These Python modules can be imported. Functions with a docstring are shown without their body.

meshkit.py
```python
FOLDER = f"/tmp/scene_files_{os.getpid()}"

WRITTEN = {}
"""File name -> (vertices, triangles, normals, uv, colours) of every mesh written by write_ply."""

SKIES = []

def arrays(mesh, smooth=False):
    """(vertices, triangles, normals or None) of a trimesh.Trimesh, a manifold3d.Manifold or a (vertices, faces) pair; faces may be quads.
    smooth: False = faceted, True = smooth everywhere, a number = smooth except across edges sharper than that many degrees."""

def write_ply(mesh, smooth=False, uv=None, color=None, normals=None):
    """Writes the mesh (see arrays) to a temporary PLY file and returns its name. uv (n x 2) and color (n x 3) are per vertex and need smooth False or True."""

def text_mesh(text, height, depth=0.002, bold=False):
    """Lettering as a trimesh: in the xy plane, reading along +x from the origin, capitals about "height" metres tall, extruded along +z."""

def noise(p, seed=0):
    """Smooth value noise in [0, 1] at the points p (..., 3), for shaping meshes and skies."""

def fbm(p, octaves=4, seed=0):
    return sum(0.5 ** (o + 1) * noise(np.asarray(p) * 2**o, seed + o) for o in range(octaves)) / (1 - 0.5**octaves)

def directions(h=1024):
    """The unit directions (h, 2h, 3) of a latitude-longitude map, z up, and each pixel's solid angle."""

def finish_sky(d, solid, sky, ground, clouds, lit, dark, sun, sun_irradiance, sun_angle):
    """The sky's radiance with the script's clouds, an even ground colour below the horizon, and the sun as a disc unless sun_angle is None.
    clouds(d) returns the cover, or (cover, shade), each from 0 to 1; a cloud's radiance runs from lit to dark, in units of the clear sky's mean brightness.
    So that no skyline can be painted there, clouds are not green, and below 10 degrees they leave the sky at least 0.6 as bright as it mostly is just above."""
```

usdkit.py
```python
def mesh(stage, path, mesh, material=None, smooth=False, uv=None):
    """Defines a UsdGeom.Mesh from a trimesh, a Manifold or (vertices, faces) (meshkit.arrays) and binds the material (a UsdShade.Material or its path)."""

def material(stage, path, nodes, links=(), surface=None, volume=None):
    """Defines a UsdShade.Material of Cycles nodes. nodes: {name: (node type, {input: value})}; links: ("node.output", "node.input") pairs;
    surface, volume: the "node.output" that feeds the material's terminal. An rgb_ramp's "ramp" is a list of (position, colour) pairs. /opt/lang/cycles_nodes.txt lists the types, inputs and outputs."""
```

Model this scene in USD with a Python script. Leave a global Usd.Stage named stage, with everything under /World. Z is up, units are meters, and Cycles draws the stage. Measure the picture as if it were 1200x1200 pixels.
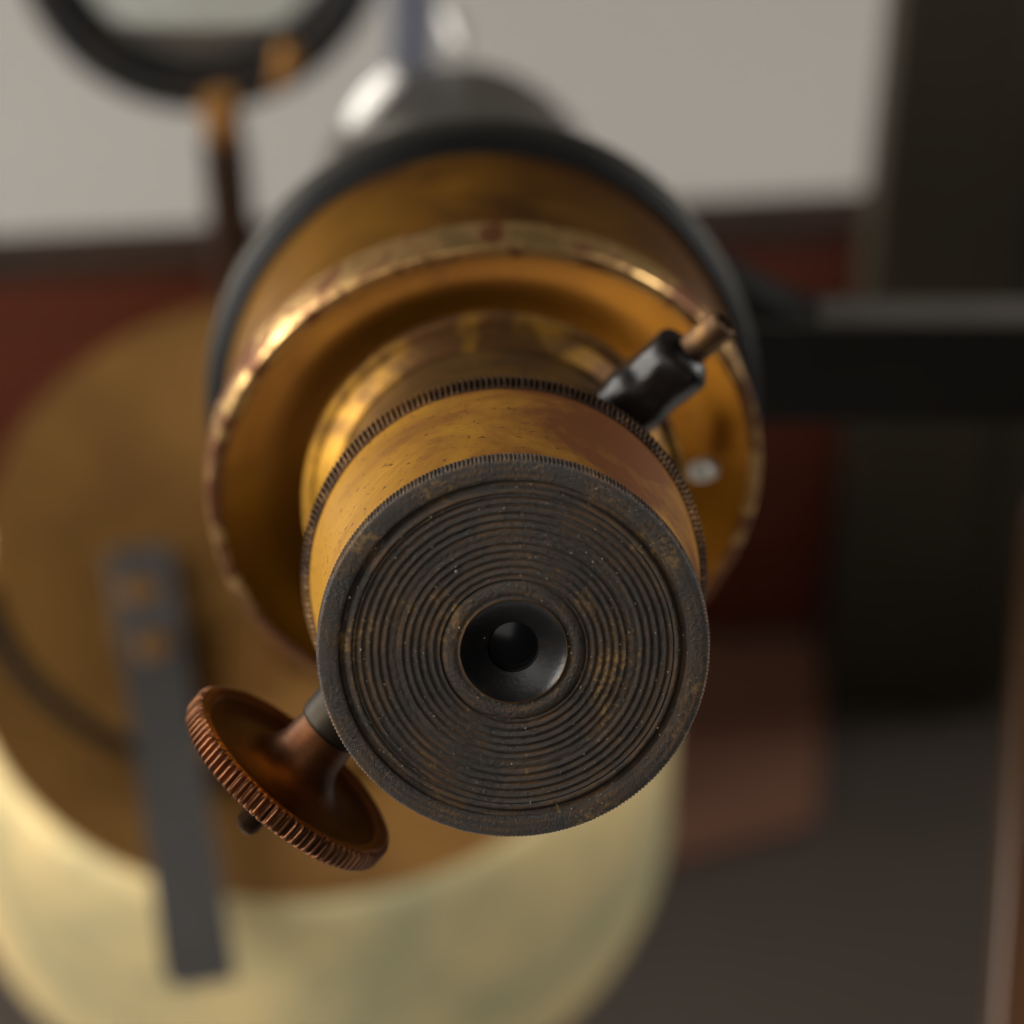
import math, random
import numpy as np
import trimesh
import usdkit, meshkit
from shapely.geometry import Polygon
from pxr import Usd, UsdGeom, UsdLux, UsdShade, Gf, Sdf, Vt

random.seed(7)
RNG = np.random.default_rng(7)
stage = Usd.Stage.CreateInMemory()
UsdGeom.SetStageUpAxis(stage, UsdGeom.Tokens.z)
UsdGeom.SetStageMetersPerUnit(stage, 1.0)
UsdGeom.Xform.Define(stage, '/World')
UsdGeom.Scope.Define(stage, '/World/Looks')

# ------------------------------------------------------------------ camera
# The camera stands at the origin, looking down at the eyepiece; the table top lies at z = FLOOR.
FPX = 4085.0                       # focal length in photo pixels (1200 wide)
PITCH = math.radians(50.6)
FLOOR = -0.600
FWD = np.array([0, math.cos(PITCH), -math.sin(PITCH)])
UP = np.array([0, math.sin(PITCH), math.cos(PITCH)])
RIGHT = np.array([1.0, 0, 0])
cam = UsdGeom.Camera.Define(stage, '/World/camera')
cam.AddTransformOp().Set(Gf.Matrix4d(*[float(x) for x in np.vstack([np.r_[RIGHT, 0], np.r_[UP, 0], np.r_[-FWD, 0], [0, 0, 0, 1]]).ravel()]))
cam.CreateHorizontalApertureAttr(36.0)
cam.CreateVerticalApertureAttr(36.0)
cam.CreateFocalLengthAttr(36.0 * FPX / 1200)
cam.CreateClippingRangeAttr(Gf.Vec2f(0.02, 100))
cam.CreateFStopAttr(17.0)
cam.CreateFocusDistanceAttr(0.3055)
cam.CreateExposureAttr(0.0)


# ------------------------------------------------------------------ lamps (studio softboxes out of frame, the low one added as fill)
def softbox(name, pos, target, w, h, intensity, color=(1, 1, 1)):
    l = UsdLux.RectLight.Define(stage, '/World/' + name)
    pos, target = np.array(pos, float), np.array(target, float)
    z = pos - target
    z /= np.linalg.norm(z)
    x = np.cross([0, 0, 1.0], z)
    x /= np.linalg.norm(x)
    y = np.cross(z, x)
    l.AddTransformOp().Set(Gf.Matrix4d(*[float(v) for v in np.vstack([np.r_[x, 0], np.r_[y, 0], np.r_[z, 0], np.r_[pos, 1]]).ravel()]))
    l.CreateWidthAttr(w)
    l.CreateHeightAttr(h)
    l.CreateIntensityAttr(intensity)
    l.CreateColorAttr(Gf.Vec3f(*color))
    return l


AIM = (0, 0.24, -0.28)
SOFT_LEFT = np.array((-0.60, 0.12, 0.02))
SOFT_LEFT = np.array((-0.60, 0.12, 0.02))
softbox('softbox_left', SOFT_LEFT, AIM, 0.30, 0.40, 11.0, (1, 0.95, 0.88))
softbox('softbox_left_back', (-0.80, 0.66, -0.14), AIM, 0.46, 0.50, 11.0, (1, 0.97, 0.92))
softbox('softbox_right', (0.85, 0.72, -0.10), AIM, 0.40, 0.5, 10.0, (1, 0.97, 0.92))
softbox('softbox_front', (-0.25, -0.45, 0.55), AIM, 0.7, 0.5, 2.0, (1, 0.94, 0.86))
softbox('added_low_fill', (-0.05, -0.08, -0.25), (-0.05, -0.079, -0.60), 0.5, 0.25, 1.2, (1, 0.97, 0.92))  # added fill that lights the unseen card in front
softbox('softbox_backdrop_left', (-1.0, 0.62, 0.25), (-0.1, 0.52, -0.5), 0.3, 0.5, 2.7, (1, 0.98, 0.95))
softbox('softbox_backdrop_right', (1.0, 0.62, 0.25), (0.1, 0.52, -0.5), 0.3, 0.5, 3.9, (1, 0.98, 0.95))


# ------------------------------------------------------------------ geometry helpers
def ray(px, py):
    return FWD + (px - 600) / FPX * RIGHT - (py - 600) / FPX * UP


def P(px, py, d):
    """The place seen at photo pixel (px, py), d metres ahead of the camera."""
    return ray(px, py) * d


def on_plane(px, py, axis, value):
    r = ray(px, py)
    return r * (value / r[axis])


def to_world(v):
    """camera-space (right, up, forward) vector to world"""
    return v[0] * RIGHT + v[1] * UP + v[2] * FWD


def frame(origin, z, xhint=RIGHT):
    z = np.asarray(z, float)
    z = z / np.linalg.norm(z)
    x = np.asarray(xhint, float)
    x = x - z * (x @ z)
    x /= np.linalg.norm(x)
    m = np.eye(4)
    m[:3, 0], m[:3, 1], m[:3, 2], m[:3, 3] = x, np.cross(z, x), z, origin
    return m


used = {}


def numbered(parent, name):
    k = (str(parent), name)
    n = used.get(k, 0)
    used[k] = n + 1
    return name if n == 0 else f'{name}_{n:03d}'


WORLD = {}


def gm(m):
    return Gf.Matrix4d(*[float(x) for x in np.asarray(m).T.ravel()])


def thing(name, base, label, category, group=None):
    path = '/World/' + numbered('/World', name)
    x = UsdGeom.Xform.Define(stage, path)
    x.AddTranslateOp().Set(Gf.Vec3d(*[float(c) for c in base]))
    m = np.eye(4)
    m[:3, 3] = base
    WORLD[path] = m
    tag(x.GetPrim(), label, category, group)
    return path


def tag(prim, label=None, category=None, group=None, kind=None):
    for k, v in (('label', label), ('category', category), ('group', group), ('kind', kind)):
        if v:
            prim.SetCustomDataByKey(k, v)


def part(name, mesh, mat, parent, at=None, smooth=40, label=None, kind=None):
    """One Mesh prim under parent; at is the world matrix of the mesh's own axes (its texture space)."""
    path = parent + '/' + numbered(parent, name)
    at = WORLD[parent] if at is None else at
    m = usdkit.mesh(stage, path, mesh, MATS[mat], smooth=smooth)
    m.AddTransformOp().Set(gm(np.linalg.inv(WORLD[parent]) @ at))
    WORLD[path] = at
    tag(m.GetPrim(), label=label, kind=kind)
    return path


def structure(name, mesh, mat, label, smooth=False):
    path = '/World/' + numbered('/World', name)
    m = usdkit.mesh(stage, path, mesh, MATS[mat], smooth=smooth)
    WORLD[path] = np.eye(4)
    tag(m.GetPrim(), label=label, category=name.replace('_', ' '), kind='structure')
    return path


def lathe(profile, n=256, teeth=None, closed=False, jitter=0.0):
    """Surface of revolution about z of (r, z) rows given in millimetres. teeth: {row: (count, depth)} knurls those rows."""
    prof = np.asarray(profile, float) / 1000.0
    th = np.linspace(0, 2 * np.pi, n, endpoint=False)
    rows = []
    for i, (r, z) in enumerate(prof):
        rr = np.full(n, r)
        if teeth and i in teeth:
            c, d = teeth[i]
            u = (th * c / (2 * np.pi)) % 1.0
            k_t = np.floor(th * c / (2 * np.pi)).astype(int)
            hs = np.sin(k_t * 12.9898 + 4.1) * 43758.5453
            d = d * (0.72 + 0.5 * (hs - np.floor(hs)))
            rr = rr - d / 1000 * (1 - np.clip(1.6 - np.abs(2 * u - 1) * 2.4, 0, 1))
        if jitter:
            rr = rr + jitter / 1000 * (meshkit.noise(np.stack([np.cos(th) * 3, np.sin(th) * 3, np.full(n, z * 700)], -1), 3) - 0.5)
        rows.append(np.stack([rr * np.cos(th), rr * np.sin(th), np.full(n, z)], -1))
    v = np.concatenate(rows)
    f = []
    a = np.arange(n)
    b = (a + 1) % n
    last = len(prof) - 1 + (1 if closed else 0)
    for i in range(last):
        j = (i + 1) % len(prof)
        f.append(np.stack([i * n + a, j * n + a, j * n + b, i * n + b], -1))
    f = np.concatenate(f)
    tri = np.vstack([f[:, [0, 1, 2]], f[:, [0, 2, 3]]])
    m = trimesh.Trimesh(v, tri, process=False)
    if np.min(prof[:, 0]) < 1e-9:
        m.merge_vertices()
        m.update_faces(m.nondegenerate_faces())
    # rows are listed from the outer back to the inner front; orient by volume where closed
    return m


def rbox(sx, sy, sz, bev=0.001, seg=2):
    """bevelled box centred on the origin"""
    import manifold3d as m3
    s = m3.Manifold.sphere(bev, 12)
    pts = [s.translate([a * (sx / 2 - bev), b * (sy / 2 - bev), c * (sz / 2 - bev)]) for a in (-1, 1) for b in (-1, 1) for c in (-1, 1)]
    return to_tm(m3.Manifold.batch_hull(pts))


def to_tm(m):
    g = m.to_mesh()
    return trimesh.Trimesh(np.array(g.vert_properties[:, :3]), np.array(g.tri_verts), process=False)


# ------------------------------------------------------------------ materials
MATS = {}


def polar(N, L, ang=2.0, rad=900.0):
    """adds nodes giving a vector that is stretched round the lathe axis (object z)"""
    N['tc'] = ('texture_coordinate', {})
    N['flat'] = ('vector_math', {'math_type': 'multiply', 'vector2': (1, 1, 0)})
    N['len'] = ('vector_math', {'math_type': 'length'})
    N['nrm'] = ('vector_math', {'math_type': 'normalize'})
    N['sca'] = ('vector_math', {'math_type': 'scale', 'scale': ang})
    N['sx'] = ('separate_xyz', {})
    N['sxo'] = ('separate_xyz', {})
    N['rz'] = ('math', {'math_type': 'add'})
    N['rm'] = ('math', {'math_type': 'multiply', 'value2': rad})
    N['pol'] = ('combine_xyz', {})
    L += [('tc.object', 'flat.vector1'), ('flat.vector', 'len.vector1'), ('flat.vector', 'nrm.vector1'), ('nrm.vector', 'sca.vector1'),
          ('sca.vector', 'sx.vector'), ('tc.object', 'sxo.vector'), ('len.value', 'rz.value1'), ('sxo.z', 'rz.value2'), ('rz.value', 'rm.value1'),
          ('sx.x', 'pol.x'), ('sx.y', 'pol.y'), ('rm.value', 'pol.z')]


def metal(name, base, tarnish, rough=0.3, rough_t=0.55, size=250.0, cover=0.5, sharp=0.12, streak=0.25, bump=0.15, aniso=0.0, side=None, speck=None, metal_t=0.8, met=0.9, grain=6000.0):
    """Lathe-turned metal, lacquer worn to patches of tarnish."""
    N, L = {}, []
    polar(N, L, rad=3000.0)
    N['n1'] = ('noise_texture', {'scale': size, 'detail': 7.0, 'roughness': 0.62, 'distortion': 0.4})
    N['r1'] = ('rgb_ramp', {'ramp': [(cover - sharp, (0, 0, 0)), (cover + sharp, (1, 1, 1))]})
    N['n2'] = ('noise_texture', {'scale': 1.0, 'detail': 5.0, 'roughness': 0.6})
    N['r2'] = ('rgb_ramp', {'ramp': [(0.3, (1 - streak,) * 3), (0.7, (1 + 0 * streak,) * 3)]})
    N['n3'] = ('noise_texture', {'scale': grain, 'detail': 3.0, 'roughness': 0.6})
    N['cm'] = ('mix_color', {'a': base, 'b': tarnish})
    N['st'] = ('mix_color', {'blend_type': 'multiply', 'fac': 1.0})
    N['rg'] = ('mix_float', {'a': rough, 'b': rough_t})
    N['mt'] = ('mix_float', {'a': met, 'b': metal_t})
    N['hsum'] = ('math', {'math_type': 'multiply_add', 'value2': 0.5})
    N['bp'] = ('bump', {'strength': bump, 'distance': 0.0002})
    N['p'] = ('principled_bsdf', {'metallic': 1.0, 'anisotropic': aniso, 'specular_ior_level': 0.15})
    L += [('tc.object', 'n1.vector'), ('pol.vector', 'n2.vector'), ('tc.object', 'n3.vector'), ('n2.fac', 'r2.fac'),
          ('r1.color', 'cm.fac'), ('cm.result', 'st.a'), ('r2.color', 'st.b'), ('r1.color', 'rg.fac'), ('r1.color', 'mt.fac'),
          ('rg.result', 'p.roughness'), ('mt.result', 'p.metallic'),
          ('n2.fac', 'hsum.value1'), ('n3.fac', 'hsum.value3'), ('hsum.value', 'bp.height'), ('bp.normal', 'p.normal')]
    if side:                       # second colour gathers to one side: patina plus painted shade and reflection
        N['sdir'] = ('vector_math', {'math_type': 'dot_product', 'vector2': side})
        N['sadd'] = ('math', {'math_type': 'add'})
        L += [('nrm.vector', 'sdir.vector1'), ('sdir.value', 'sadd.value1'), ('n1.fac', 'sadd.value2'), ('sadd.value', 'r1.fac')]
    else:
        L.append(('n1.fac', 'r1.fac'))
    out = 'st.result'
    if speck:
        N['vs'] = ('noise_texture', {'scale': 1500.0, 'detail': 2.0, 'roughness': 0.5})
        N['vr'] = ('rgb_ramp', {'ramp': [(0.635, (0, 0, 0)), (0.71, (1, 1, 1))]})
        N['sp'] = ('mix_color', {'b': speck})
        L += [('tc.object', 'vs.vector'), ('vs.fac', 'vr.fac'), ('vr.color', 'sp.fac'), (out, 'sp.a')]
        out = 'sp.result'
    L.append((out, 'p.base_color'))
    if aniso:
        N['tan'] = ('vector_math', {'math_type': 'cross_product', 'vector1': (0, 0, 1)})
        N['tw'] = ('vector_transform', {'type': 'vector', 'convert_from': 'object', 'convert_to': 'world'})
        N['tw'] = ('vector_transform', {'transform_type': 'vector', 'convert_from': 'object', 'convert_to': 'world'})
        L += [('tc.object', 'tan.vector2'), ('tan.vector', 'tw.vector'), ('tw.vector', 'p.tangent')]
    MATS[name] = usdkit.material(stage, '/World/Looks/' + name, N, L, surface='p.BSDF')


def paint(name, base, other, rough=0.4, size=200.0, cover=0.5, sharp=0.15, bump=0.2, spec=0.5, fine=2500.0, coat=0.0, rough_o=None):
    N = {'tc': ('texture_coordinate', {}),
         'n1': ('noise_texture', {'scale': size, 'detail': 7.0, 'roughness': 0.62}),
         'r1': ('rgb_ramp', {'ramp': [(cover - sharp, (0, 0, 0)), (cover + sharp, (1, 1, 1))]}),
         'n3': ('noise_texture', {'scale': fine, 'detail': 4.0, 'roughness': 0.6}),
         'cm': ('mix_color', {'a': base, 'b': other}),
         'rg': ('mix_float', {'a': rough, 'b': rough if rough_o is None else rough_o}),
         'bp': ('bump', {'strength': bump, 'distance': 0.0002}),
         'p': ('principled_bsdf', {'specular_ior_level': spec, 'coat_weight': coat, 'coat_roughness': 0.12})}
    L = [('tc.object', 'n1.vector'), ('tc.object', 'n3.vector'), ('n1.fac', 'r1.fac'), ('r1.color', 'cm.fac'), ('cm.result', 'p.base_color'), ('r1.color', 'rg.fac'), ('rg.result', 'p.roughness'),
         ('n3.fac', 'bp.height'), ('bp.normal', 'p.normal')]
    MATS[name] = usdkit.material(stage, '/World/Looks/' + name, N, L, surface='p.BSDF')


def wood(name, base, dark, rough=0.35, axis=(3, 60, 60), coat=0.3):
    N = {'tc': ('texture_coordinate', {}), 'mp': ('mapping', {'scale': axis}),
         'n1': ('noise_texture', {'scale': 1.0, 'detail': 6.0, 'roughness': 0.6, 'distortion': 0.6}),
         'r1': ('rgb_ramp', {'ramp': [(0.3, dark), (0.7, base)]}),
         'bp': ('bump', {'strength': 0.2, 'distance': 0.0003}),
         'p': ('principled_bsdf', {'roughness': rough, 'coat_weight': coat, 'coat_roughness': 0.25})}
    L = [('tc.object', 'mp.vector'), ('mp.vector', 'n1.vector'), ('n1.fac', 'r1.fac'), ('r1.color', 'p.base_color'), ('n1.fac', 'bp.height'), ('bp.normal', 'p.normal')]
    MATS[name] = usdkit.material(stage, '/World/Looks/' + name, N, L, surface='p.BSDF')


BRASS = (0.78, 0.46, 0.10)
metal('lacquered_brass', (0.84, 0.43, 0.05), (0.20, 0.07, 0.022), rough=0.34, rough_t=0.5, size=80, cover=0.62, sharp=0.22, streak=0.15, bump=0.12, aniso=0.3, speck=(0.16, 0.06, 0.02), met=0.65, metal_t=0.5, side=(0.20, 0.30, 0))
metal('bevel_brass', (0.50, 0.26, 0.032), (0.10, 0.045, 0.014), rough=0.42, rough_t=0.5, size=150, cover=0.56, sharp=0.12, streak=0.15, bump=0.12, speck=(0.16, 0.06, 0.02), met=0.75, metal_t=0.6, side=(0.10, 0.20, 0))
metal('golden_brass', (0.48, 0.185, 0.010), (0.25, 0.085, 0.008), rough=0.27, rough_t=0.38, size=70, cover=0.56, sharp=0.2, streak=0.25, bump=0.1, aniso=0.4, met=0.8, metal_t=0.75)
metal('rim_brass', (0.90, 0.56, 0.22), (0.16, 0.062, 0.026), rough=0.27, rough_t=0.45, size=260, cover=0.44, sharp=0.06, streak=0.1, bump=0.12, met=0.9, metal_t=0.6, side=(0, -0.08, 0))
metal('old_brass', (0.36, 0.19, 0.05), (0.09, 0.05, 0.022), rough=0.35, rough_t=0.5, size=130, cover=0.46, sharp=0.15, streak=0.4, bump=0.15, aniso=0.4)
metal('dark_knurl', (0.34, 0.18, 0.06), (0.06, 0.035, 0.022), rough=0.38, rough_t=0.55, size=90, cover=0.38, sharp=0.15, streak=0.1, bump=0.1)
metal('dark_copper', (0.10, 0.038, 0.014), (0.045, 0.02, 0.01), rough=0.42, rough_t=0.5, size=120, cover=0.5, sharp=0.2, streak=0.25, bump=0.15, met=0.8)
metal('satin_brass', (0.42, 0.20, 0.055), (0.3, 0.14, 0.04), rough=0.4, rough_t=0.5, size=100, cover=0.6, sharp=0.2, streak=0.1, met=0.4, metal_t=0.4)
metal('copper', (0.24, 0.10, 0.045), (0.06, 0.027, 0.015), rough=0.36, rough_t=0.5, size=120, cover=0.52, sharp=0.2, streak=0.25, bump=0.15)
metal('stage_brass', (0.34, 0.17, 0.045), (0.17, 0.085, 0.027), rough=0.5, rough_t=0.55, met=0.75, size=30, cover=0.52, sharp=0.2, streak=0.15, bump=0.06, aniso=0.5)
metal('pale_brass_reflex', (0.80, 0.62, 0.31), (0.42, 0.385, 0.22), rough=0.65, rough_t=0.65, size=24, cover=0.585, sharp=0.13, streak=0.08, bump=0.05, met=0.5, metal_t=0.4, side=(0.03, -0.11, 0))  # green-grey second colour on the front paints a reflection
metal('smoked_nickel', (0.085, 0.078, 0.066), (0.05, 0.046, 0.039), rough=0.5, rough_t=0.55, size=60, cover=0.55, sharp=0.2, streak=0.2, bump=0.1)
metal('dull_nickel', (0.21, 0.195, 0.165), (0.13, 0.118, 0.098), rough=0.34, rough_t=0.5, size=60, cover=0.55, sharp=0.2, streak=0.2, bump=0.1)
metal('grey_bronze', (0.035, 0.029, 0.021), (0.022, 0.018, 0.013), rough=0.45, rough_t=0.55, size=90, cover=0.5, sharp=0.2, streak=0.2, bump=0.1)
metal('polished_steel', (0.36, 0.35, 0.33), (0.30, 0.29, 0.28), rough=0.42, rough_t=0.3, size=300, cover=0.6, sharp=0.2, streak=0.1, bump=0.05)
metal('blued_steel', (0.28, 0.31, 0.42), (0.22, 0.25, 0.33), rough=0.5, rough_t=0.5, size=80, cover=0.5, sharp=0.2, streak=0.1, bump=0.05, met=0.3, metal_t=0.3)
paint('dark_steel', (0.036, 0.033, 0.031), (0.028, 0.026, 0.024), rough=0.5, size=70, cover=0.55, bump=0.05)
paint('black_lacquer', (0.012, 0.012, 0.013), (0.03, 0.022, 0.016), rough=0.3, size=150, cover=0.6, bump=0.15)
paint('cup_black', (0.012, 0.012, 0.013), (0.028, 0.02, 0.014), rough=0.33, size=500, cover=0.62, bump=0.12)
paint('ring_black', (0.007, 0.007, 0.007), (0.014, 0.013, 0.012), rough=0.5, spec=0.12, size=60, cover=0.6, bump=0.1)
paint('arm_lit_edge', (0.075, 0.066, 0.054), (0.055, 0.048, 0.04), rough=0.5, size=60, cover=0.5, bump=0.1)  # paler than the arm: light on its top put into the colour
paint('arm_black', (0.006, 0.005, 0.004), (0.009, 0.007, 0.005), rough=0.6, size=60, cover=0.5, bump=0.1, spec=0.05)
paint('glint_white', (0.78, 0.75, 0.68), (0.7, 0.66, 0.58), rough=0.2, size=300, cover=0.6, bump=0.02)  # white that paints the glint on the flange
metal('clip_brass', (0.32, 0.16, 0.045), (0.18, 0.09, 0.03), rough=0.45, rough_t=0.5, met=0.7)
metal('body_brass', (0.54, 0.245, 0.028), (0.15, 0.06, 0.014), rough=0.34, rough_t=0.45, size=60, cover=0.55, sharp=0.2, streak=0.25, bump=0.1, aniso=0.4, met=0.75, metal_t=0.8, side=(0.18, 0.20, 0))
paint('lever_black', (0.007, 0.006, 0.006), (0.025, 0.015, 0.01), rough=0.33, size=350, cover=0.6, bump=0.4, spec=0.4)
paint('stem_brown', (0.030, 0.014, 0.009), (0.022, 0.012, 0.008), rough=0.45, size=60, cover=0.5, bump=0.1)
paint('table_black', (0.080, 0.066, 0.056), (0.092, 0.075, 0.063), rough=0.24, size=8, cover=0.5, bump=0.02, fine=300)
paint('post_dark', (0.034, 0.027, 0.016), (0.026, 0.021, 0.013), rough=0.6, spec=0.2, size=12, cover=0.5, bump=0.05, fine=300)
paint('backdrop_grey', (0.335, 0.318, 0.292), (0.35, 0.332, 0.304), rough=0.9, size=3, cover=0.5, bump=0.0, fine=300, spec=0.1)
paint('bounce_card', (0.8, 0.79, 0.76), (0.78, 0.77, 0.74), rough=0.9, size=20, cover=0.5, bump=0.0, fine=300, spec=0.1)
paint('dust', (0.55, 0.5, 0.42), (0.35, 0.24, 0.12), rough=0.9, size=2000, cover=0.5, bump=0.0)
wood('mahogany', (0.135, 0.021, 0.004), (0.075, 0.012, 0.003), coat=0.0, rough=0.6)
wood('brown_slip', (0.23, 0.105, 0.065), (0.19, 0.085, 0.052), coat=0.0, rough=0.6)
wood('light_wood', (0.09, 0.038, 0.015), (0.055, 0.023, 0.009), axis=(60, 60, 4))

# black lacquer worn to brown and brassy specks, for the face of the eyepiece
N, L = {}, []
polar(N, L, ang=4.0, rad=2600.0)
N |= {'n1': ('noise_texture', {'scale': 190.0, 'detail': 8.0, 'roughness': 0.65, 'distortion': 0.5}),
      'r1': ('rgb_ramp', {'ramp': [(0.38, (0, 0, 0)), (0.62, (1, 1, 1))]}),
      'n2': ('noise_texture', {'scale': 1.0, 'detail': 5.0, 'roughness': 0.65}),
      'r2': ('rgb_ramp', {'ramp': [(0.3, (0, 0, 0)), (0.6, (1, 1, 1))]}),
      'mm': ('math', {'math_type': 'multiply'}),
      'g0': ('math', {'math_type': 'multiply_add', 'value2': 2 * math.pi / 0.00068, 'value3': -2 * math.pi * 6.3 / 0.68}),
      'g1': ('math', {'math_type': 'cosine'}),
      'g2': ('math', {'math_type': 'multiply_add', 'value2': -0.45, 'value3': 0.65}),
      'gm': ('math', {'math_type': 'multiply', 'use_clamp': True}),
      'c1': ('mix_color', {'a': (0.030, 0.0255, 0.0215), 'b': (0.15, 0.075, 0.026)}),
      'n4': ('noise_texture', {'scale': 1700.0, 'detail': 5.0, 'roughness': 0.7}),
      'n5': ('noise_texture', {'scale': 170.0, 'detail': 3.0, 'roughness': 0.5}),
      'm5': ('math', {'math_type': 'multiply'}),
      'r4': ('rgb_ramp', {'ramp': [(0.315, (0, 0, 0)), (0.39, (1, 1, 1))]}),
      'c2': ('mix_color', {'b': (0.22, 0.13, 0.04)}),
      'n3': ('noise_texture', {'scale': 2600.0, 'detail': 5.0, 'roughness': 0.75}),
      'bp': ('bump', {'strength': 0.9, 'distance': 0.0003}),
      'rr': ('mix_float', {'a': 0.29, 'b': 0.6}),
      'p': ('principled_bsdf', {'specular_ior_level': 0.5})}
L += [('tc.object', 'n1.vector'), ('n1.fac', 'r1.fac'), ('pol.vector', 'n2.vector'), ('n2.fac', 'r2.fac'), ('r1.color', 'mm.value1'), ('r2.color', 'mm.value2'),
      ('len.value', 'g0.value1'), ('g0.value', 'g1.value1'), ('g1.value', 'g2.value1'), ('g2.value', 'gm.value1'), ('mm.value', 'gm.value2'), ('gm.value', 'c1.fac'), ('tc.object', 'n4.vector'), ('tc.object', 'n5.vector'), ('n4.fac', 'm5.value1'), ('n5.fac', 'm5.value2'), ('m5.value', 'r4.fac'), ('r4.color', 'c2.fac'), ('c1.result', 'c2.a'), ('c2.result', 'p.base_color'),
      ('tc.object', 'n3.vector'), ('n3.fac', 'bp.height'), ('bp.normal', 'p.normal'), ('mm.value', 'rr.fac'), ('rr.result', 'p.roughness')]
MATS['worn_black'] = usdkit.material(stage, '/World/Looks/worn_black', N, L, surface='p.BSDF')
MATS['glass'] = usdkit.material(stage, '/World/Looks/glass', {'p': ('principled_bsdf', {'base_color': (0.86, 0.9, 0.86), 'roughness': 0.03, 'transmission_weight': 1.0, 'ior': 1.5})}, [], surface='p.BSDF')
MATS['dark_glass'] = usdkit.material(stage, '/World/Looks/dark_glass', {'p': ('principled_bsdf', {'base_color': (0.008, 0.008, 0.009), 'roughness': 0.2, 'ior': 1.3})}, [], surface='p.BSDF')

# ------------------------------------------------------------------ setting
fl = trimesh.creation.box([5, 5, 0.02])
fl.apply_translation([0, 0.5, FLOOR - 0.01])
structure('table_top', fl, 'table_black', 'dark glossy table top under the microscope')
# a sheet of grey paper lying on the table behind the board
bd = trimesh.creation.box([2.4, 0.28, 0.0012])
bd.apply_translation([0, 0.622, FLOOR + 0.001])
structure('backdrop', bd, 'backdrop_grey', 'plain warm grey paper backdrop behind the board')
cd = trimesh.creation.box([0.9, 0.5, 0.001])  # card added out of view to bounce light onto the drum
cd.apply_translation([-0.05, -0.01, FLOOR + 0.0008])
structure('bounce_card', cd, 'bounce_card', 'unseen white reflector card added in front to brighten the drum side')

# mahogany board along the back
YB = 0.459
pr = on_plane(1030, 256, 1, YB)
pl = on_plane(0, 309, 2, pr[2])
d = (pr - pl)
d[2] = 0
d /= np.linalg.norm(d)
nb = np.cross(d, [0, 0, 1.0])
nb = nb if nb[1] > 0 else -nb
hgt = pr[2] - FLOOR
mid = (pl + pr) / 2
b = thing('wooden_board', (mid[0], mid[1], FLOOR), 'low red-brown mahogany board standing across the back below the grey backdrop', 'board')
bm = np.eye(4)
bm[:3, 0], bm[:3, 1], bm[:3, 2] = d, nb, [0, 0, 1]
bm[:3, 3] = np.array([mid[0], mid[1], FLOOR]) + nb * 0.004
m = rbox(0.7, 0.006, hgt - 0.006, 0.001)
m.apply_translation([0, 0, (hgt - 0.006) / 2])
part('panel', m, 'mahogany', b, bm, smooth=40)
m = rbox(0.7, 0.008, 0.006, 0.001)
m.apply_translation([0, 0, hgt - 0.003])
part('top_edge', m, 'stem_brown', b, bm, smooth=40)

# flat brown slip of wood lying on the table
sl = Polygon([tuple(on_plane(px, py, 2, FLOOR + 0.003)[:2]) for px, py in ((690, 752), (972, 748), (956, 962), (800, 1003), (690, 1010))]).buffer(-0.001).buffer(0.001)
c_ = np.array(sl.centroid.coords[0])
from shapely import affinity
slab = thing('wooden_slip', (c_[0], c_[1], FLOOR), 'thin flat reddish brown wooden slip lying on the table in front of the board', 'slip')
part('plate', trimesh.creation.extrude_polygon(affinity.translate(sl, -c_[0], -c_[1]), 0.003), 'brown_slip', slab, smooth=30)

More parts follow.
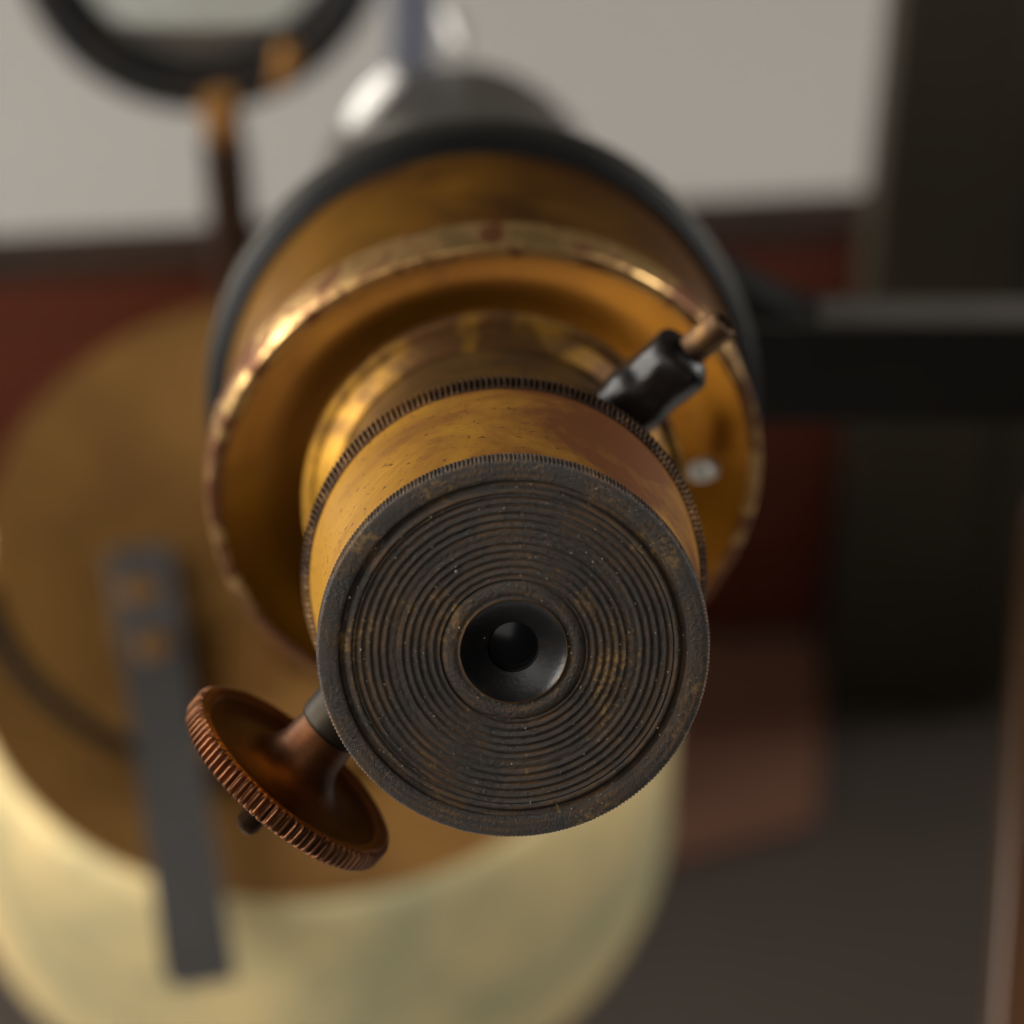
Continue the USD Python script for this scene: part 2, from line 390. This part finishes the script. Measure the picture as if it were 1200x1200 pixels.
# dark upright post at the right
yp = YB - 0.022
a0 = on_plane(970, 752, 1, yp)
a1 = on_plane(1192, 752, 1, yp)
w = a1[0] - a0[0]
pt = thing('upright_post', ((a0[0] + a1[0]) / 2, yp + 0.01, FLOOR), 'tall dark olive-brown upright post in front of the board at the right', 'post')
m = rbox(w, 0.02, 0.40, 0.0015)
m.apply_translation([0, 0, 0.20])
part('shaft', m, 'post_dark', pt, smooth=40)
m = rbox(0.004, 0.003, 0.40, 0.001)
m.apply_translation([w * 0.1, -0.0112, 0.20])
part('moulding', m, 'post_dark', pt, smooth=40)

# wooden slat at the right edge, close by
q0, q1 = P(1158, 1230, 0.47), P(1200, 640, 0.50)
ws = thing('side_post', q0, 'narrow orange-brown wooden post cut by the right edge of the picture', 'post')
zz = q1 - q0
ln = np.linalg.norm(zz)
m = rbox(0.02, 0.012, ln * 1.6, 0.001)
m.apply_translation([0.010, 0, ln * 0.3])
part('shaft', m, 'light_wood', ws, frame(q0, zz), smooth=40)

# ------------------------------------------------------------------ magnifying lens on its stem (top left)
LD = 0.585
ctr = P(236, -95, LD)
nrm = -ray(236, -114) / np.linalg.norm(ray(236, -114)) + 0.12 * RIGHT - 0.05 * UP
LF = frame(ctr, nrm)
stem_top = P(260, 140, LD)
foot = np.array([stem_top[0], stem_top[1], FLOOR])
ml = thing('lens_stand', foot, 'round lens in a black ring on a thin dark stem behind the tube', 'lens')
s = LD / FPX * 1000
ro, ri = 226 * s, 168 * s
prof = [(ri, -2.5), (ro - 2.5, -2.8), (ro - 0.4, -1.9), (ro, 0), (ro - 0.5, 1.4), (ro - 2.2, 2.2), (ri + 2.2, 1.7), (ri + 0.6, 1.4), (ri, 0.4)]
ring = part('lens_ring', lathe(prof, 160, closed=True), 'black_lacquer', ml, LF, smooth=40)
th = np.linspace(0, 1, 14)
lp = [(ri * t + 1e-9, 3.2 * (1 - t * t) - 1.5) for t in th] + [(ri * t + 1e-9, -3.2 * (1 - t * t) - 1.5) for t in th[::-1][1:]]
part('lens_glass', lathe(lp, 128), 'glass', ml, LF, smooth=True)
h = stem_top[2] - FLOOR
SM = np.eye(4)
SM[:3, 3] = foot
part('stem', lathe([(0, h * 1000 - 6), (3.9, h * 1000 - 6), (3.9, 2), (0, 2)], 40), 'stem_brown', ml, SM, smooth=40)
part('ferrule', lathe([(0, h * 1000 + 5), (2.6, h * 1000 + 5), (3.3, h * 1000 + 4), (3.5, h * 1000 - 1), (3.0, h * 1000 - 3), (0, h * 1000 - 3)], 40), 'satin_brass', ml, SM, smooth=40)
part('foot', lathe([(0, 6), (5, 6), (14, 4), (16, 2), (16, 0.5), (0, 0.5)], 64), 'black_lacquer', ml, SM, smooth=40)
sc = frame(P(335, 75, LD - 0.007), to_world((0.28, 0.72, -0.6)))
m = lathe([(0, 3.5), (1.6, 3.4), (2.2, 2.6), (2.2, -0.5), (1.5, -1), (1.5, -5), (0, -5)], 40)
part('clamp_screw', m, 'satin_brass', ml, sc, smooth=40)

# ------------------------------------------------------------------ microscope
C0 = P(602, 763, 0.300)
AX = to_world((-0.034, 0.242, 1.0))
AX /= np.linalg.norm(AX)
EF = frame(C0, -AX)                      # local z points at the viewer, the eyepiece face lies at z = 0


def axis_at(t):
    return C0 + AX * t / 1000


# flange frame (sits at its own tilt)
FC = P(568, 558, 0.372)
fr = ray(568, 558)
fd = to_world((-0.225 * 0.70, 0.974 * 0.70, 1.0))
FF = frame(FC, -fd)

# stage drum
DD = 0.62
DB = P(370, 945, DD)
zt = DB[2]
lo, hi = DB[2], DB[2] + 0.2
for _ in range(60):
    mz = (lo + hi) / 2
    rr_ = np.array([DB[0], DB[1], mz])
    py = 600 - FPX * (rr_ @ UP) / (rr_ @ FWD)
    lo, hi = (mz, hi) if py > 725 else (lo, mz)
DH = (lo - DB[2]) * 1000                 # drum height in mm
DR = 413 * DD / FPX * 1000
base = np.array([DB[0], DB[1], FLOOR])
ms = thing('microscope', base, 'antique brass microscope with black eyepiece face turned to the viewer', 'microscope')

# --- eyepiece cap
rows = [(16.2, -2.6), (16.85, -2.55), (16.95, -2.4), (17.0, -2.1), (17.0, -0.45), (16.93, -0.22), (16.75, -0.05)]
knurl_rows = {2: (290, 0.13), 3: (290, 0.17), 4: (290, 0.17), 5: (290, 0.10)}
face = [(16.4, 0.03), (16.0, 0.06), (15.5, 0.05), (15.15, 0.0), (15.02, -0.10), (14.95, -0.28), (14.75, -0.34), (14.55, -0.30), (14.42, -0.12), (14.25, 0.0), (14.1, 0.03), (13.95, -0.02), (13.85, -0.12)]
r = 13.75
while r > 6.35:
    pitch = 0.68
    u = ((r - 6.3) / pitch) % 1.0
    amp = 0.13
    if 9.7 < r < 10.6:
        amp = 0.05
    if 12.6 < r < 13.1:
        amp = 0.08
    face.append((r, -0.17 + amp * abs(math.cos(math.pi * u)) ** 2.2))
    r -= 0.055
face += [(6.28, -0.20), (6.2, -0.22), (6.1, -0.14), (5.9, -0.02), (5.6, 0.06), (5.3, 0.05), (5.05, -0.02), (4.88, -0.08), (4.78, -0.06), (4.70, 0.01), (4.62, 0.02)]
capm = lathe(rows + face, 290 * 5, teeth=knurl_rows)
v = capm.vertices.copy()
rad = np.linalg.norm(v[:, :2], axis=1)
wob = (meshkit.fbm(v * 900, 3, 5) - 0.5) * 0.00006 + (meshkit.fbm(v * 2600, 2, 9) - 0.5) * 0.00005 * np.clip((rad - 0.0148) / 0.0006, 0, 1)
v[:, 2] += wob
capm.vertices = v
cap = part('eyepiece_cap', capm, 'worn_black', ms, EF, smooth=35)
cup = [(4.62, 0.02), (4.5, -0.06)] + [(4.5 - 2.25 * k, -0.06 - 1.15 * (k ** 0.8)) for k in np.linspace(0.06, 1, 14)] + [(2.22, -1.32), (2.15, -1.55), (2.1, -2.8)]
part('eye_cup', lathe(cup, 160), 'cup_black', cap, EF, smooth=35)
th = np.linspace(1, 0, 12)
part('eye_lens', lathe([(2.12 * t + 1e-9, -1.85 + 0.30 * (1 - t * t)) for t in th], 96), 'dark_glass', cap, EF, smooth=True)

part('cup_edge', lathe([(4.62 + 0.05 * math.cos(q), 0.03 + 0.05 * math.sin(q)) for q in np.linspace(0, 2 * math.pi, 8, endpoint=False)], 160, closed=True, jitter=0.05), 'old_brass', cap, EF, smooth=True)

# dust on the cap
ds = []
for k in range(420):
    a, rr = RNG.uniform(0, 2 * np.pi), 16.5 * math.sqrt(RNG.uniform(0.02, 1))
    sz = RNG.choice([0.035, 0.05, 0.07], p=[0.7, 0.25, 0.05])
    if 4.6 > rr:
        continue
    b_ = trimesh.creation.icosphere(1, sz / 1000)
    b_.vertices *= RNG.uniform(0.6, 1.3, (len(b_.vertices), 1))
    b_.apply_translation([rr / 1000 * math.cos(a), rr / 1000 * math.sin(a), 0.00003])
    ds.append(b_)
for px, py, sz in ((534, 663, 0.11), (538, 733, 0.07), (568, 750, 0.06), (506, 633, 0.06), (546, 647 - 30, 0.05)):
    b_ = trimesh.creation.icosphere(1, sz / 1000)
    e = np.linalg.inv(EF) @ np.r_[P(px, py, 0.30), 1]
    z_ = -0.0009 if math.hypot(e[0], e[1]) < 0.0045 else 0.00003
    b_.apply_translation([e[0], e[1], z_])
    ds.append(b_)
for k in range(46):
    a, rr = RNG.uniform(0, 2 * np.pi), RNG.uniform(5.2, 16)
    c_ = np.array([rr * math.cos(a), rr * math.sin(a), 0.06])
    ph, curl = RNG.uniform(0, 6.28), RNG.uniform(-2.5, 2.5)
    pts = []
    for t in np.linspace(0, 1, 7):
        c_ = c_ + np.array([math.cos(ph + curl * t), math.sin(ph + curl * t), 0.0]) * RNG.uniform(0.08, 0.2)
        pts.append(c_.copy())
    pts = np.array(pts) / 1000
    for p0, p1 in zip(pts[:-1], pts[1:]):
        ds.append(trimesh.creation.cylinder(0.000016, segment=[p0, p1], sections=5))
part('dust_specks', trimesh.util.concatenate(ds), 'dust', cap, EF, smooth=False, kind='stuff')

# --- collar and coarse knurled ring
prof = [(16.4, -1.6), (16.62, -2.7), (16.75, -4), (17.0, -8), (17.35, -14), (17.75, -20), (18.05, -23.6), (18.1, -24.3)]
col = part('eyepiece_collar', lathe(prof[::-1], 320, jitter=0.02), 'lacquered_brass', ms, EF, smooth=50)
NT = 214
prof = [(17.5, -27.4), (18.5, -27.35), (18.8, -27.1), (18.95, -26.7), (18.95, -25.0), (18.75, -24.5), (18.35, -24.2), (17.9, -24.15)]
part('knurled_ring', lathe(prof, NT * 8, teeth={2: (NT, 0.3), 3: (NT, 0.42), 4: (NT, 0.42), 5: (NT, 0.35), 6: (NT, 0.1)}), 'dark_knurl', ms, EF, smooth=35)
prof = [(17.0, -62), (16.2, -61.5), (16.25, -52), (16.3, -30), (16.4, -27), (15.5, -26.5)]
part('draw_tube', lathe(prof, 256, jitter=0.02), 'old_brass', ms, EF, smooth=50)
# beaded ring deeper in the mouth of the flange
prof = [(16.6, -57.5), (19.0, -57.3), (19.5, -56.8), (19.65, -56.2), (19.5, -55.6), (19.2, -55.3), (18.8, -55.1), (18.4, -55.1), (17.5, -54.0), (17.0, -53.2), (16.7, -52.8), (16.3, -52.7)]
part('beaded_ring', lathe(prof, 320 * 6, teeth={2: (320, 0.2), 3: (320, 0.3), 4: (320, 0.25)}), 'bevel_brass', ms, EF, smooth=35)

# --- flared flange
R = 29.7
prof = [(26.4, -3.3), (R - 0.6, -3.2), (R - 0.35, -3.0), (R - 0.35, -2.5), (R - 0.5, -2.4), (R - 0.5, -2.25), (R - 0.1, -2.1), (R, -1.9), (R, 0.2), (R - 0.03, 1.2), (R - 0.1, 1.9), (R - 0.25, 2.25)]
rim = prof + [(R - 0.5, 2.4), (R - 1.2, 2.42), (R - 1.4, 2.36), (R - 1.47, 2.2)]
fg = part('flange', lathe([(R - 1.45, 2.2), (R - 1.7, 1.95), (R - 2.6, 1.5), (26, 0.8), (25, 0.4), (23.5, -0.5), (21.5, -2.0), (20.0, -3.2), (18.0, -4.6), (17.0, -5.2)], 320), 'golden_brass', ms, FF, smooth=50)
part('flange_rim', lathe(rim, 320, jitter=0.06), 'rim_brass', fg, FF, smooth=40)
# small added bead on the flange, its white standing in for a glint
sp_ = P(819, 552, 0.3708)
sv = frame(sp_, -sp_ / np.linalg.norm(sp_) + (SOFT_LEFT - sp_) / np.linalg.norm(SOFT_LEFT - sp_) + 0.6 * FF[:3, 2])
part('flange_glint', lathe([(1.2, -3.0), (1.2, 0.1), (1.0, 0.4), (0.5, 0.55), (1e-9, 0.6)], 32), 'glint_white', fg, sv, smooth=True)

# --- body between flange and black ring: a loft from the tilted flange to the round of the black ring
n = 256
th = np.linspace(0, 2 * np.pi, n, endpoint=False)
A = (FF @ np.stack([0.0267 * np.cos(th), 0.0267 * np.sin(th), np.full(n, -0.0030), np.ones(n)])).T[:, :3]
B = (EF @ np.stack([0.0294 * np.cos(th), 0.0294 * np.sin(th), np.full(n, -0.1000), np.ones(n)])).T[:, :3]
inv = np.linalg.inv(EF)
K = 24
vs, fs = [], []
for k in range(K + 1):
    u = k / K
    bulge = 1 - (1 - u) ** 1.6
    vs.append(A * (1 - bulge) + B * bulge)
for k in range(K):
    a = np.arange(n)
    b_ = (a + 1) % n
    fs.append(np.stack([(k + 1) * n + a, k * n + a, k * n + b_, (k + 1) * n + b_], -1))
vs = np.concatenate(vs)
vs = (inv @ np.c_[vs, np.ones(len(vs))].T).T[:, :3]
f = np.concatenate(fs)
m = trimesh.Trimesh(vs, np.vstack([f[:, [0, 1, 2]], f[:, [0, 2, 3]]]), process=False)
part('body', m, 'body_brass', ms, EF, smooth=60)
# --- black ring, grey collar, main tube
prof = [(22, -106), (31.0, -105.8), (31.5, -105.2), (31.7, -104.2), (31.6, -102.6), (31.2, -101.2), (30.6, -100.2), (29.4, -99.9), (28.5, -99.9)]
part('black_ring', lathe(prof, 256), 'ring_black', ms, EF, smooth=50)
prof = [(21.5, -116), (30.8, -115.5), (31.6, -114.2), (32.1, -112), (32.1, -108.0), (31.8, -106.9), (31.2, -106.3)]
part('ring_collar', lathe(prof, 256), 'smoked_nickel', ms, EF, smooth=50)
prof = [(0.001, -262), (18, -262), (20.5, -261), (22, -258.5), (22.3, -255), (22.3, -120), (22.3, -112)]
part('main_tube', lathe(prof, 192), 'dull_nickel', ms, EF, smooth=50)

for px, py, dd, sx_, sy_, ang in ((438, 118, 0.50, 6.6, 2.4, 42), (531, 38, 0.56, 4.2, 2.0, -70)):  # added ellipsoids turned to the left softbox, standing in for tube highlights
    e_ = trimesh.creation.icosphere(3, 0.001)
    e_.apply_scale([sx_, sy_, 0.9])
    a2 = math.radians(ang)
    pp = P(px, py, dd)
    hv = -pp / np.linalg.norm(pp) + (SOFT_LEFT - pp) / np.linalg.norm(SOFT_LEFT - pp)
    part('tube_glint', e_, 'polished_steel', ms, frame(pp, hv, to_world((math.cos(a2), math.sin(a2), 0))), smooth=True)

# --- lever on the draw tube
TL = 48.5
lc = axis_at(TL)
tip = P(843, 360, 0.3435)
ld = tip - lc
ld -= AX * (ld @ AX)
ld = ld / np.linalg.norm(ld) - 0.22 * AX
ld /= np.linalg.norm(ld)
LV = frame(lc, ld, xhint=np.cross(AX, ld))
import manifold3d as m3


def oct_block(sx, sy, z0, z1, ch, sh):
    def octo(a, b, c, z):
        return [(x, y, z) for x, y in ((a - c, b), (a, b - c), (a, -b + c), (a - c, -b), (-a + c, -b), (-a, -b + c), (-a, b - c), (-a + c, b))]
    pts = octo(sx / 2, sy / 2, ch, z0) + octo(sx / 2, sy / 2, ch, z1 - sh) + octo(sx / 2 - sh, sy / 2 - sh, ch, z1)
    mm = m3.Manifold.hull_points(np.array(pts, float) / 1000)
    mm = mm.refine_to_length(0.0006)
    return to_tm(mm)


blk = oct_block(6.3, 5.8, 13.5, 26.3, 1.3, 0.9)
v = blk.vertices.copy()
v += (meshkit.fbm(v * 420, 3, 4)[:, None] - 0.5) * np.sign(v) * 0.0011
blk.vertices = v
trimesh.smoothing.filter_laplacian(blk, lamb=0.5, iterations=3)
lever = part('lever', blk, 'lever_black', ms, LV, smooth=40)
prof = [(1.0, 27.5), (1.0, 30.6), (1.15, 30.85), (1.45, 30.8), (1.6, 30.5), (1.6, 26.0), (1.5, 25.5)]
pin = lathe(prof[::-1], 48)
plug = lathe([(1.02, 29.6), (1e-9, 29.5)], 32)
part('lever_pin', trimesh.util.concatenate([pin, plug]), 'dark_knurl', lever, LV, smooth=40)

# --- focusing knob
kc = P(338, 911, 0.322)
kn = to_world((0.64, 0.735, -0.235))
KF = frame(kc, kn)
NK = 96
kr = 11.35
prof = [(1.7, -1.3), (4.0, -1.35), (8.0, -1.3), (kr - 0.9, -1.25), (kr - 0.25, -1.1), (kr, -0.7), (kr, 0.7), (kr - 0.25, 1.1), (kr - 0.8, 1.25), (kr - 1.2, 1.15), (kr - 1.7, 0.75), (8.4, 0.3), (7.0, 0.4), (5.6, 0.7), (4.5, 1.25), (3.7, 2.1), (3.15, 3.4), (2.95, 6.0)]
knob = part('focus_knob', lathe(prof[:11], NK * 10, teeth={4: (NK, 0.22), 5: (NK, 0.42), 6: (NK, 0.42), 7: (NK, 0.22)}), 'copper', ms, KF, smooth=40)
part('knob_dish', lathe(prof[10:], 192), 'dark_copper', knob, KF, smooth=60)
sp = [(1.05, -1.0)]
z = -1.2
while z > -6.4:
    sp += [(1.22, z), (0.98, z - 0.2)]
    z -= 0.4
sp += [(1.1, z), (0.8, z - 0.25), (1e-9, z - 0.3)]
part('threaded_stub', lathe(sp[::-1], 40), 'dark_knurl', knob, KF, smooth=30)
part('pinion_shaft', lathe([(3.3, 22), (3.3, 6.5), (3.1, 6.1), (2.7, 6.0), (2.7, 5.0)], 48), 'grey_bronze', knob, KF, smooth=40)

# --- arm running out to the right
ty = P(900, 384, 0.445)
tb = 0.0048
x0, x1 = P(640, 384, 0.445)[0], P(1500, 384, 0.445)[0]
hz = 0.0190
m = rbox(x1 - x0, tb, hz, 0.0006)
AM = np.eye(4)
AM[:3, 3] = [(x0 + x1) / 2, ty[1] + tb / 2, ty[2] - hz / 2]
arm = part('arm', m, 'arm_black', ms, AM, smooth=40)
m = rbox(x1 - x0, tb, 0.0006, 0.0002)
m.apply_translation([0, 0, hz / 2 + 0.0004])
part('arm_lit_edge', m, 'arm_lit_edge', arm, AM, smooth=40)

ap = [np.linalg.inv(AM) @ np.r_[on_plane(px, py, 1, ty[1]), 1] for px, py in ((820, 318), (870, 338), (905, 358), (940, 374), (975, 383), (975, 400), (820, 400))]
root = trimesh.creation.extrude_polygon(Polygon([(a_[0], a_[2]) for a_ in ap]), tb * 0.96)
root.apply_transform(np.array([[1, 0, 0, 0], [0, 0, -1, tb * 0.48], [0, 1, 0, 0], [0, 0, 0, 1.0]]))
part('arm_root', root, 'arm_black', arm, AM, smooth=40)

# --- pillar and stage under the tube
top = axis_at(150)
pb = np.array([DB[0], DB[1], DB[2]])
part('pillar', trimesh.creation.cylinder(0.009, segment=[pb + [0, 0, DH / 1000 * 0.9] - base, top - base], sections=48), 'old_brass', ms, smooth=40)
DF = np.eye(4)
DF[:3, 3] = DB
R = DR
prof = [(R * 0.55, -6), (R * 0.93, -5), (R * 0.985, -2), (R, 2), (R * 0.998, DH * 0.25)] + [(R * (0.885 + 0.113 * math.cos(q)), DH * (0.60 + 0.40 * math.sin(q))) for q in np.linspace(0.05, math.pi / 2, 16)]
st = part('stage_drum', lathe(prof, 256), 'pale_brass_reflex', ms, DF, smooth=40)
part('drum_top', lathe([(R * 0.885, DH), (R * 0.883, DH + 0.15), (1e-9, DH + 0.15)], 256), 'stage_brass', st, DF, smooth=40)
m = lathe([(9, -(DB[2] - FLOOR) * 0 - 6), (9, -((DB[2] - FLOOR) * 1000 - 8)), (30, -((DB[2] - FLOOR) * 1000 - 6)), (34, -((DB[2] - FLOOR) * 1000 - 3)), (34, -((DB[2] - FLOOR) * 1000 - 0.5))], 96)
part('foot', m, 'black_lacquer', ms, DF, smooth=40)
# raised plate on the stage
ztop = DB[2] + DH / 1000
pc = on_plane(340, 606, 2, ztop + 0.004)
pe = on_plane(340 - 358, 606, 2, ztop + 0.004)
PR = np.linalg.norm(pe - pc) * 1000
PF = np.eye(4)
PF[:3, 3] = [pc[0], pc[1], ztop]
WPL = part('stage_plate', lathe([(PR - 1.0, 0.2), (PR - 1.0, 2.2), (PR - 0.2, 2.4)], 256), 'black_lacquer', ms, PF, smooth=40)  # edge blackened: the dark arc of shade put into its colour
part('plate_top', lathe([(PR - 0.2, 2.4), (PR, 3.0), (PR - 0.3, 3.9), (PR - 0.8, 4.0), (1e-9, 4.0)], 256), 'stage_brass', WPL, PF, smooth=40)
# black arc added round the left of the plate, shade given a shape
a0_ = [math.atan2(*(on_plane(px, py, 2, ztop + 0.003)[:2] - PF[:2, 3])[::-1]) for px, py in ((-30, 705), (215, 868))]
an = np.linspace(a0_[0] % (2 * math.pi), a0_[1] % (2 * math.pi), 28)
tb_ = []
for p0, p1 in zip(an[:-1], an[1:]):
    q_ = [np.array([(PR + 1.2) / 1000 * math.cos(t), (PR + 1.2) / 1000 * math.sin(t), 0.0028]) for t in (p0, p1)]
    c_ = trimesh.creation.capsule(height=np.linalg.norm(q_[1] - q_[0]), radius=0.0021 * (1.15 - 0.7 * (p0 - an[0]) / (an[-1] - an[0])), count=[8, 8])
    c_.apply_transform(trimesh.geometry.align_vectors([0, 0, 1], q_[1] - q_[0]))
    c_.apply_translation((q_[0] + q_[1]) / 2 - c_.bounds.mean(0))
    tb_.append(c_)
part('stage_shade_arc', trimesh.util.concatenate(tb_), 'arm_black', ms, PF, smooth=40)
# stage clip: a black spring blade with two brass screws
zc = ztop + 0.0075
e0, e1 = on_plane(163, 645, 2, zc), on_plane(236, 1155, 2, zc)
dirn = e1 - e0
ln = np.linalg.norm(dirn)
CF = frame(e0, [0, 0, 1], xhint=dirn)
hw = 36 * np.linalg.norm(e0) / FPX
hw1 = 41 * np.linalg.norm(e1) / FPX
poly = Polygon([(0, -hw), (ln, -hw1), (ln, hw1 * 0.55), (ln - hw1 * 0.15, hw1 * 0.8), (ln - hw1 * 0.5, hw1), (0, hw)])
poly = Polygon([(x, -y) for x, y in poly.exterior.coords]).buffer(-0.0004).buffer(0.0004)
clip = part('stage_clip', trimesh.creation.extrude_polygon(poly, 0.0009), 'dark_steel', ms, CF, smooth=30)
blk = rbox(ln * 0.27, hw * 2.1, 0.004, 0.0005)
blk.apply_translation([ln * 0.125, 0, -0.0021])
part('clip_base', blk, 'black_lacquer', clip, CF, smooth=40)
for px, py in ((164, 690), (181, 755)):
    c_ = np.linalg.inv(CF) @ np.r_[on_plane(px, py, 2, zc + 0.0009), 1]
    S = CF.copy()
    S[:3, 3] = (CF @ np.r_[c_[0], c_[1], 0.0009, 1])[:3]
    part('clip_screw', lathe([(1e-9, 0.45), (2.0, 0.4), (2.7, 0.25), (2.9, 0.0), (2.9, -0.3)][::-1], 40), 'clip_brass', clip, S, smooth=40)
stud = np.eye(4)
stud[:3, 3] = on_plane(243, 885, 2, ztop)
part('stage_stud', lathe([(0, 4.2), (2.2, 4.0), (2.9, 3.2), (3.0, 0.1)][::-1], 40), 'lacquered_brass', ms, stud, smooth=40)

# --- steel pillar rod behind the tube
rb = P(482, 130, 0.60)
rt = P(487, -160, 0.56)
zz = rt - rb
RF = frame(rb, zz)
m = rbox(0.0076, 0.004, np.linalg.norm(zz), 0.0008)
m.apply_translation([0, 0, np.linalg.norm(zz) / 2])
part('steel_rod', m, 'blued_steel', ms, RF, smooth=40)
